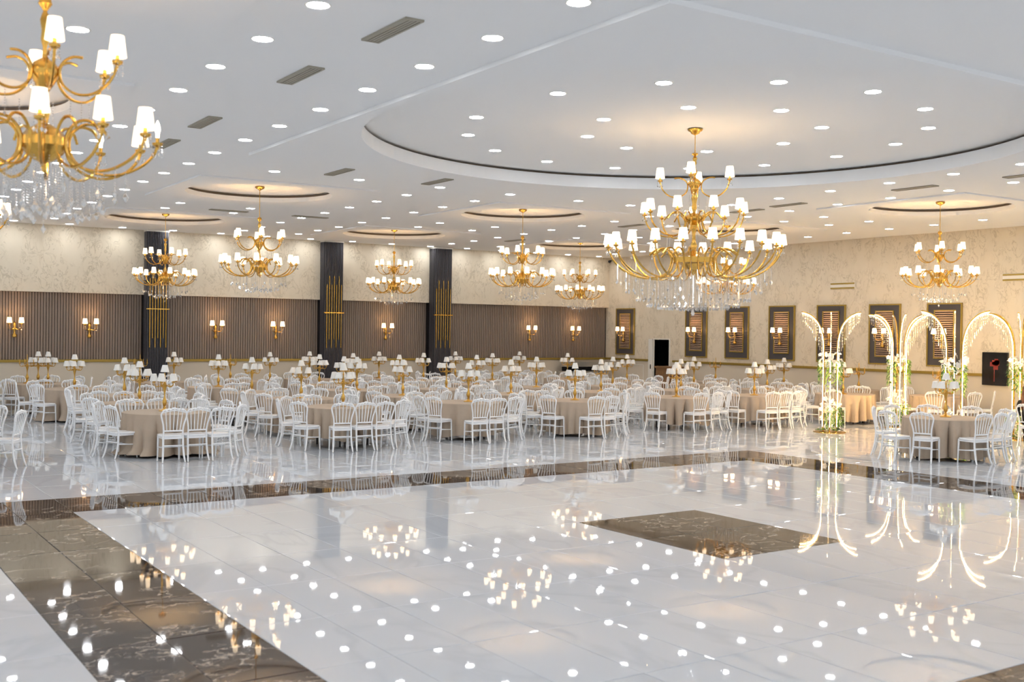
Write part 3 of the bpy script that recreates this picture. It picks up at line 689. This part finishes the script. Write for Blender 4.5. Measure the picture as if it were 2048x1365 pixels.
def candelabrum(shades=True):
    r = empty('candelabrum')
    MB().lathe([(.105, 0), (.105, .012), (.085, .022), (.05, .030), (.03, .045), (.022, .06)], 20).build('base', 'brass', r, True)
    MB().lathe([(.022, .055), (.028, .07), (.018, .085), (.034, .12), (.042, .16), (.030, .21), (.015, .25), (.011, .29), (.016, .34), (.030, .41), (.040, .455), (.045, .475), (.030, .49), (.034, .505), (.014, .52), (.011, .62), (.020, .635), (.010, .65), (.008, .70)], 14).build('stem', 'brass', r, True)
    a = MB().tube(smooth_path([(.03, 0, .48), (.075, 0, .455), (.13, 0, .445), (.178, 0, .475), (.185, 0, .525)], 4), .008, 6)
    a.tube(smooth_path([(.12, 0, .448), (.10, 0, .48), (.075, 0, .475)], 3), .006, 5)
    a.lathe([(.006, -.01), (.030, .0), (.032, .010), (.010, .014), (.010, .05)], 10, (.185, 0, .525)); am = a.mesh('arm', 'brass', True)
    s_ = MB().lathe([(.078, 0), (.046, .125)], 16, capb=False, capt=False); s_.lathe([(.046, .125), (.012, .118)], 16, capb=False, capt=False)
    sm = s_.mesh('lamp_shade', 'lamp_white', True); cn = MB().lathe([(.010, 0), (.010, .05), (.006, .075), (.001, .09)], 8).mesh('candle_stub', 'brass', True)
    rnd = random.Random(9)
    for i in range(5):
        A = link('arm', am, r, None, (0, 0, 2*PI*i/5+.3))
        if shades: link('lamp_shade', sm, A, (.185, 0, .555), (rnd.uniform(-.09, .09), rnd.uniform(-.09, .09), 0))
        else: link('candle_stub', cn, A, (.185, 0, .56))
    if shades: link('lamp_shade', sm, r, (0, 0, .715), (.02, -.02, 0))
    else: link('candle_stub', cn, r, (0, 0, .69))
    return r
CAN = [(0,0,.12,1),(1,0,0,1),(2,0,0,1),(3,0,0,1),(4,-.28,.1,0),(4,.01,.2,1),(4,.22,0,1),(6,.03,.05,1),(7,0,0,1),(8,0,0,1),(9,0,0,1),(10,.42,-.05,1),(10,-.50,0,0),(11,.07,0,1),(12,0,0,1),(13,.04,-.18,1),(13,-.10,.30,1),
       (14,0,-.1,1),(15,.50,-.2,1),(15,-.55,.2,0),(16,0,0,1),(17,0,0,1),(18,0,0,1),(19,0,.05,1),(20,0,0,1),(21,0,0,1),(22,0,0,1),(23,0,0,1),(24,0,0,1),(25,0,0,1),(26,-.10,-.1,1),(27,0,0,1),(28,0,0,1),(29,0,-.05,1),(30,0,0,1),(31,0,0,1),(32,0,0,1),(33,0,0,1),
       (34,-.05,-.1,1),(35,0,0,1),(36,-.2,-.1,1),(37,0,-.1,1),(38,0,0,1),(39,0,0,1),(40,0,0,0),(41,-.1,-.3,0),(42,0,0,0),(43,.1,.05,1)]
cp1, cp0 = candelabrum(True), candelabrum(False); u1 = u0 = False; seen_t = {}
for t, dx, dy, sh in CAN:
    if sh: o = copy_tree(cp1) if u1 else cp1; u1 = True
    else: o = copy_tree(cp0) if u0 else cp0; u0 = True
    x, y = TABLES[t]; o.location = (x+dx, y+dy, .765); o.rotation_euler.z = random.uniform(0, 6.28)
    n_ = sum(1 for c in CAN if c[0] == t); q = ''
    if n_ > 1 and not (t in (10, 15)): seen_t[t] = seen_t.get(t, 0)+1; q = ('left ' if seen_t[t] == 1 else 'middle ' if (seen_t[t] == 2 and n_ == 3) else 'right ')
    if t == 13: q = 'front ' if dy < 0 else 'rear '
    tag(o, (q+'brass candelabrum with six white shades on the ' if sh else q+'bare brass candelabrum without shades on the ')+TNAME[t], 'candelabrum', 'brass table candelabra')

# chair: origin on the floor under the seat centre, sitter faces +y
def chair():
    r = empty('banquet_chair'); C_ = 'chair'
    st = MB(); n = 20; prof = [(0, .435), (.96, .432), (1., .445), (.97, .462), (0, .466)]; vs = []; fs = []
    for k, z in prof:
        for i in range(n):
            a = 2*PI*i/n; e = 4.5; ca, sa = math.cos(a), math.sin(a)
            q = (abs(ca)**e+abs(sa)**e)**(-1/e); wx = .205*(1+.08*sa); vs.append((k*q*ca*wx, k*q*sa*.20, z))
    for j in range(len(prof)-1):
        for i in range(n): fs.append((j*n+i, j*n+(i+1) % n, (j+1)*n+(i+1) % n, (j+1)*n+i))
    st.add(vs, fs); st.build('seat', C_, r, True)
    MB().box(-.175, .175, .155, .172, .395, .435).box(-.175, .175, -.185, -.168, .395, .435).box(-.185, -.168, -.17, .16, .400, .435).box(.168, .185, -.17, .16, .400, .435).build('apron', C_, r)
    for s in (-1, 1):
        MB().tube([(s*.175, .165, .44), (s*.178, .172, .22), (s*.182, .18, 0)], [.019, .016, .012], 8).build('leg', C_, r, True)
        MB().tube(smooth_path([(s*.165, -.175, .46), (s*.165, -.182, .30), (s*.175, -.215, .12), (s*.188, -.26, 0)], 3), [.018]*7+[.016, .014, .013], 8).build('leg', C_, r, True)
    b = MB(); pts = []
    for s in (-1, 1):
        b.tube(smooth_path([(s*.165, -.175, .44), (s*.160, -.185, .53), (s*.172, -.205, .64), (s*.203, -.228, .76), (s*.212, -.238, .82), (s*.190, -.245, .868)], 4), .0145, 8)
    top = [(-.190, .868), (-.165, .893), (-.128, .884), (-.10, .906), (-.055, .905), (0, .928), (.055, .905), (.10, .906), (.128, .884), (.165, .893), (.190, .868)]
    b.tube([(v.x, -.246, v.y) for v in [Vector((q[0], q[1])) for q in smooth_path2(top)]], .0155, 8)
    b.tube(smooth_path([(-.195, -.243, .85), (-.10, -.248, .873), (0, -.25, .885), (.10, -.248, .873), (.195, -.243, .85)], 4), .010, 6)
    for q in (-.14, -.07, 0, .07, .14): b.ball((q, -.247, .894+.016*(1-abs(q)/.14)), .025, 8, 5)
    b.tube([(-.160, -.186, .535), (.160, -.186, .535)], .0135, 8)
    b.build('back_frame', C_, r, True)
    sp_ = []
    for i in range(5):
        t = (i-2)/2
        MB().tube([(t*.108, -.186, .535), (t*.120, -.205, .65), (t*.142, -.247, .875)], [.0075, .0095, .0075], 6).build('spindle', C_, r, True)
    for s in (-1, 1): MB().tube([(s*.178, .175, .235), (s*.169, -.192, .255)], .0105, 6).build('stretcher', C_, r, True)
    MB().tube([(-.168, -.194, .285), (.168, -.194, .285)], .0105, 6).build('stretcher', C_, r, True)
    MB().tube([(-.175, 0.0, .245), (.175, 0.0, .245)], .0105, 6).build('stretcher', C_, r, True)
    return r
ch_proto = chair(); ch_used = False; ch_far = flat(ch_proto)
EXPL = {0: [-15, 15, 45, 80, 110, 140, 172], 6: [-35, -8, 25, 60, 95, 130, 165], 11: [-30, 0, 30, 60, 95, 130], 18: [168, -12, 20, 55, 90, 130], 24: [-40, -8, 30, 70, 110, 150],
        30: [-30, 5, 40, 80, 120, 155], FRONT_R: [-25, 12, 50, 88, 125, 158], EDGE_L: [40, 80]}
# near chairs: the point between the rear legs and the table they stand at
REAR = {0: [(4.66,19.66),(5.45,18.58),(5.88,18.60),(6.31,18.58),(6.80,19.03)], 6: [(8.02,19.36),(8.67,18.75),(9.10,18.74),(9.52,18.72),(10.05,19.0)],
        11: [(11.02,20.15),(11.11,19.68),(11.72,18.80),(12.18,18.86),(12.75,19.06)], 18: [(13.70,19.25),(14.51,18.56),(14.96,18.61),(15.66,18.96)],
        24: [(16.80,19.42),(17.67,18.68),(18.30,18.80)], 30: [(19.07,19.11),(19.76,18.40),(20.23,18.42),(20.66,18.42)],
        FRONT_R: [(16.90,12.95),(17.11,12.35),(17.94,11.66),(18.44,11.65),(18.90,11.72)], EDGE_L: [(3.14,19.10),(2.50,18.48)]}
placed = []; chairs = []
order = sorted(range(len(TABLES)), key=lambda i: depth(*TABLES[i]))
ARCHES = [(20.6, 17.4), (20.6, 14.1), (23.2, 17.45), (23.15, 14.15)]
for i in order:
    x, y = TABLES[i]; rk = row_of(i); rnd = random.Random(100+i); ok = []
    for px_, py_ in REAR.get(i, ()):
        d = Vector((x-px_, y-py_)).normalized()
        if d.y > .75: d = (d*.5+Vector((0, 1))*.6).normalized()
        cx, cy = px_+d.x*.24, py_+d.y*.24; placed.append((cx, cy)); ok.append((math.degrees(math.atan2(-d.y, -d.x)), cx, cy, rnd.gauss(0, .03)))
    if i in EXPL: angs = EXPL[i]
    else:
        n_ = 9 if rk in (1, 4) else 8; a0 = rnd.uniform(0, 360); angs = [a0+360*k/n_ for k in range(n_)]
    for a in angs:
        rr = rnd.uniform(1.0, 1.07)
        cx, cy = x+rr*math.cos(math.radians(a)), y+rr*math.sin(math.radians(a))
        if any((cx-q[0])**2+(cy-q[1])**2 < .43**2 for q in placed): continue
        if any(j != i and (cx-TABLES[j][0])**2+(cy-TABLES[j][1])**2 < 1.0**2 for j in range(len(TABLES))): continue
        if any((cx-q[0])**2+(cy-q[1])**2 < .75**2 for q in ARCHES): continue
        if cx > XB-.35 or cy > YS-.35: continue
        u = px(cx, cy)
        if u < -60 or u > 2110: continue
        placed.append((cx, cy)); ok.append((a, cx, cy, rnd.gauss(0, .05)))
    chairs.append((i, rk, ok))
PERSON = (21.75, 13.1, -1.15)
def side_name(dx, dy):
    lat = dx*rt.x+dy*rt.y; dep = dx*fw.x+dy*fw.y
    return math.degrees(math.atan2(dep, lat))      # -90 = near the camera, 0 = right, 90 = far
nch = 0
for i, rk, ok in chairs:
    # name the chairs of a table by their side as the camera sees it
    x, y = TABLES[i]; li = sorted(ok, key=lambda c: side_name(c[1]-x, c[2]-y)); names = {}
    cnt = {}
    for c in li:
        s = side_name(c[1]-x, c[2]-y)
        nm = 'near' if -112 < s < -68 else 'near right' if -68 <= s < -22 else 'right' if -22 <= s < 22 else 'far right' if 22 <= s < 68 else 'far' if 68 <= s < 112 else 'far left' if 112 <= s < 158 else 'near left' if -158 < s <= -112 else 'left'
        cnt.setdefault(nm, []).append(c)
    for nm, cs in cnt.items():
        cs.sort(key=lambda c: px(c[1], c[2]))
        for k, c in enumerate(cs):
            extra = '' if len(cs) == 1 else (', left one' if k == 0 else ', right one' if k == len(cs)-1 else ', middle one')
            names[c] = nm+' side'+extra
    for c in ok:
        a, cx, cy, jit = c
        if rk <= 1: o = copy_tree(ch_proto) if ch_used else ch_proto; ch_used = True
        else: o = link('banquet_chair', ch_far)
        lab = 'white spindle-back chair at '+TNAME[i]+', '+names[c]; grp = 'white banquet chairs'
        o.location = (cx, cy, 0); o.rotation_euler.z = math.radians(a)+PI/2+jit
        tag(o, lab, 'chair', grp); nch += 1
o = copy_tree(ch_proto); o.location = (PERSON[0], PERSON[1], 0); o.rotation_euler.z = PERSON[2]
tag(o, 'white spindle-back chair under the seated person at the right picture edge', 'chair', 'white banquet chairs'); nch += 1
print('CHAIRS', nch)

# ------------------------------------------------------------------ flower arches
def leaf(mb, p, d, L, W, droop=.2):
    p = Vector(p); d = Vector(d).normalized(); s = d.cross(Vector((0, 0, 1)));
    if s.length < .05: s = Vector((1, 0, 0))
    s.normalize(); n = s.cross(d)
    q = [p, p+d*L*.5+s*W+n*L*.06, p+d*L-Vector((0,0,droop*L)), p+d*L*.5-s*W+n*L*.06, p+d*L*.5-n*L*.03]
    mb.add(q, [(0,1,4),(1,2,4),(2,3,4),(3,0,4)])
def blossom(mb, c, r, rnd):
    ax = Vector((rnd.gauss(0,1), rnd.gauss(0,1), rnd.gauss(.2,.7))).normalized(); a = ax.orthogonal().normalized(); b = ax.cross(a); c = Vector(c)
    for k in range(5):
        t = 2*PI*k/5; u = a*math.cos(t)+b*math.sin(t); v = b*math.cos(t)-a*math.sin(t)
        mb.add([c, c+u*r*.6+v*r*.42+ax*r*.2, c+u*r+ax*r*.1, c+u*r*.6-v*r*.42+ax*r*.2], [(0,1,2,3)])
    mb.octa(c+ax*r*.15, r*.2)
def flower_arch(seed):
    rnd = random.Random(seed); r = empty('flower_arch'); NA = 6
    MB().lathe([(.38, 0), (.38, .012), (.36, .018), (.06, .020)], 32).build('base_plate', 'gold', r, True)
    pa = [(.17, .015), (.17, .7), (.17, 1.4), (.172, 2.0), (.19, 2.22), (.25, 2.44), (.36, 2.63), (.51, 2.76), (.66, 2.825), (.76, 2.84)]
    pp = smooth_path2(pa); off = []
    for k, (a, z) in enumerate(pp):
        b0 = Vector(pp[max(k-1, 0)]); b1 = Vector(pp[min(k+1, len(pp)-1)]); t = (b1-b0).normalized(); off.append((a+t.y*.020, z-t.x*.020))
    gm = MB().tube([(a, 0, z) for a, z in pp], .017, 8).mesh('arch_tube', 'gold', True)
    lm = MB().tube([(a, 0, z) for a, z in off if z > .1], .0060, 6).mesh('led_strip', 'led', True)
    for i in range(NA):
        an = 2*PI*i/NA+.35; A = link('arch_tube', gm, r, None, (0, 0, an)); link('led_strip', lm, A)
        st = MB()
        for k in range(13):
            t = k/12; ra = .24+.50*t
            zt = next((z0+(z1-z0)*(ra-a0)/(a1-a0) for (a0, z0), (a1, z1) in zip(pp, pp[1:]) if a0 <= ra <= a1 and a1 > a0 and z0 > 2.1), 2.8)
            L = (.62-.40*t)*rnd.uniform(.92, 1.06)
            y = rnd.uniform(-.012, .012); st.tube([(ra, y, zt-.025), (ra, y, zt-L)], .0045, 4)
            for q in range(int(L/.07)): st.octa((ra, y, zt-.06-.07*q), .011)
        tag(st.build('bead_strings', 'string', A), kind='stuff')
    for nm, z, R, n_ in (('lower_orchids', .58, .25, 34), ('upper_orchids', 1.72, .25, 34)):
        f = MB()
        for _ in range(n_):
            t = rnd.uniform(0, 6.28); q = R*math.sqrt(rnd.uniform(.15, 1)); blossom(f, (q*math.cos(t), q*math.sin(t), z+rnd.gauss(0, .085)), rnd.uniform(.060, .080), rnd)
        if z < 1:
            for _ in range(22): t = rnd.uniform(0, 6.28); q = rnd.uniform(.05, .28); blossom(f, (q*math.cos(t), q*math.sin(t), rnd.uniform(.05, .40)), rnd.uniform(.04, .055), rnd)
        tag(f.build(nm, 'petal', r), kind='stuff')
    f = MB()
    for _ in range(7): t = rnd.uniform(0, 6.28); blossom(f, (.2*math.cos(t), .2*math.sin(t), rnd.uniform(.3, .55)), .045, rnd)
    tag(f.build('blush_blossoms', 'petal_blush', r), kind='stuff')
    for nm, mm, n_ in (('fresh_greenery', 'leaf', 11), ('dark_greenery', 'leaf_dark', 6)):
        g = MB()
        for q in range(n_*2):
            t = rnd.uniform(0, 6.28); R = rnd.uniform(.19, .27); z = 1.72 if q % 2 else .60; L = rnd.uniform(.35, .75) if q % 2 else rnd.uniform(.40, .58)
            x, y = R*math.cos(t), R*math.sin(t)
            for k in range(int(L/.035)):
                zz = z-.035*k; sw = Vector((math.cos(t+rnd.gauss(0, 1.1)), math.sin(t+rnd.gauss(0, 1.1)), -.5))
                leaf(g, (x+.01*math.sin(k), y+.01*math.cos(k), max(zz, .06)), sw, rnd.uniform(.07, .12), .018)
        for q in range(10):
            t = rnd.uniform(0, 6.28); leaf(g, (.10*math.cos(t), .10*math.sin(t), .05), (math.cos(t), math.sin(t), .25), rnd.uniform(.16, .28), .02, .25)
        tag(g.build(nm, mm, r), kind='stuff')
    return r
AL = ['gold LED flower arch column standing clear of the tables, leftmost', 'gold LED flower arch column directly behind the lone front table', 'gold LED flower arch column second from left', 'gold LED flower arch column at the right picture edge']
for k, (x, y) in enumerate(ARCHES):
    o = flower_arch(40+k); o.location = (x, y, 0); o.rotation_euler.z = [.35, .25, .5, .1][k]; tag(o, AL[k], 'flower arch', 'gold LED flower arches')

# ------------------------------------------------------------------ counter, desk, leaning board
r = empty('buffet_counter', (24.65, 32.3, 0)); tag(r, 'steel buffet counter with dark slot in the far room corner', 'counter')
MB().box(-.85, .85, -.35, .35, 0, .80).build('body', 'dado', r)
MB().box(-.90, .90, -.40, .40, .80, .86).build('worktop', 'steel', r)
MB().box(-.80, .80, .05, .33, .86, 1.02).build('black_slot', 'black', r)
MB().box(-.85, .85, -.02, .38, 1.02, 1.20).build('hood', 'steel', r)
MB().box(-.95, -.35, -.30, -.27, 1.05, 1.065).build('shelf_rail', 'steel', r)
r = empty('reception_desk', (25.35, 28.42, 0), 0); tag(r, 'brown wooden desk standing in front of the dark doorway', 'desk')
MB().box(-.25, .25, -.40, .40, .0, 1.10).build('body', 'wood', r); MB().box(-.30, .30, -.44, .44, 1.10, 1.16).build('top', 'wood', r)
MB().box(-.262, -.25, -.35, -.03, .12, 1.0).build('front_panel', 'wood', r); o = MB().box(-.262, -.25, .03, .35, .12, 1.0).build('front_panel', 'wood', r)
bd = MB().lathe([(.42, 0), (.43, .012), (.42, .024)], 36).build('round_board', 'white_frame', None, True); bd.location = (13.98, 32.70, .43); bd.rotation_euler = (math.radians(80), 0, 0)
tag(bd, 'pale round tabletop leaning against the wall beside the middle column', 'tabletop')

# ------------------------------------------------------------------ seated person at the right edge
def skin_mesh(name, verts, edges, radii, m, parent=None, root=0, sub=2):
    me = bpy.data.meshes.new(name); me.from_pydata(verts, edges, []); me.update(); me.materials.append(M[m])
    o = link(name, me, parent); md = o.modifiers.new('skin', 'SKIN'); md.use_smooth_shade = True
    for k, rr in enumerate(radii): me.skin_vertices[0].data[k].radius = (rr, rr) if not isinstance(rr, tuple) else rr
    me.skin_vertices[0].data[root].use_root = True
    s = o.modifiers.new('sub', 'SUBSURF'); s.levels = sub; s.render_levels = sub; return o
pr = empty('person', (PERSON[0], PERSON[1], 0), PERSON[2])
tag(pr, 'person with dark auburn hair in black seated at the right picture edge', 'person')
V = [(0,-.06,.54),(0,-.10,.74),(0,-.10,.92),(0,-.09,1.03),(0,-.07,1.12),(0,-.05,1.20),
     (.17,-.10,.97),(.22,-.04,.74),(.16,.16,.64),(-.17,-.10,.97),(-.22,-.04,.74),(-.16,.16,.64),
     (.09,-.02,.545),(.11,.32,.53),(.11,.36,.12),(.11,.46,.045),(-.09,-.02,.545),(-.11,.32,.53),(-.11,.36,.12),(-.11,.46,.045)]
Ed = [(0,1),(1,2),(2,3),(3,4),(4,5),(2,6),(6,7),(7,8),(2,9),(9,10),(10,11),(0,12),(12,13),(13,14),(14,15),(0,16),(16,17),(17,18),(18,19)]
Rd = [(.15,.11),(.13,.095),(.15,.09),(.055,.055),(.05,.05),(.05,.05),.055,.045,.032,.055,.045,.032,.09,.075,.05,.04,.09,.075,.05,.04]
skin_mesh('body', V, Ed, Rd, 'garment', pr)
hd = MB().ball((0, -.05, 1.25), .10, 16, 10, 1.2); hd.ball((0, .055, 1.235), .016, 8, 5)
for s in (-1, 1): hd.ball((s*.098, -.05, 1.245), .018, 8, 5); hd.ball((s*.035, .038, 1.26), .014, 8, 5)
hd.build('head', 'skin', pr, True)
hh = MB().ball((0, -.075, 1.275), .112, 16, 10, 1.15)
for k in range(15):
    a = PI+PI*(k/14); q = .085
    hh.tube(smooth_path([(q*math.cos(a), -.075+q*math.sin(a), 1.28), (.115*math.cos(a), -.08+.11*math.sin(a), 1.12), (.13*math.cos(a), -.11+.09*math.sin(a), .95), (.12*math.cos(a), -.13+.08*math.sin(a), .80)], 3), [.03]*5+[.026]*3+[.018, .008], 6)
hh.build('hair', 'hair', pr, True)
for s in (-1, 1):
    hn = MB().ball((s*.15, .20, .625), .036, 10, 6, .55)
    for k in range(4): hn.tube([(s*(.13+.014*k), .225, .625), (s*(.128+.014*k), .262-.004*abs(k-1), .615), (s*(.128+.014*k), .285-.006*abs(k-1), .598)], [.009, .0085, .007], 6)
    hn.tube([(s*.118, .20, .622), (s*.102, .225, .615), (s*.10, .245, .605)], [.010, .009, .0075], 6); hn.build('hand', 'skin', pr, True)
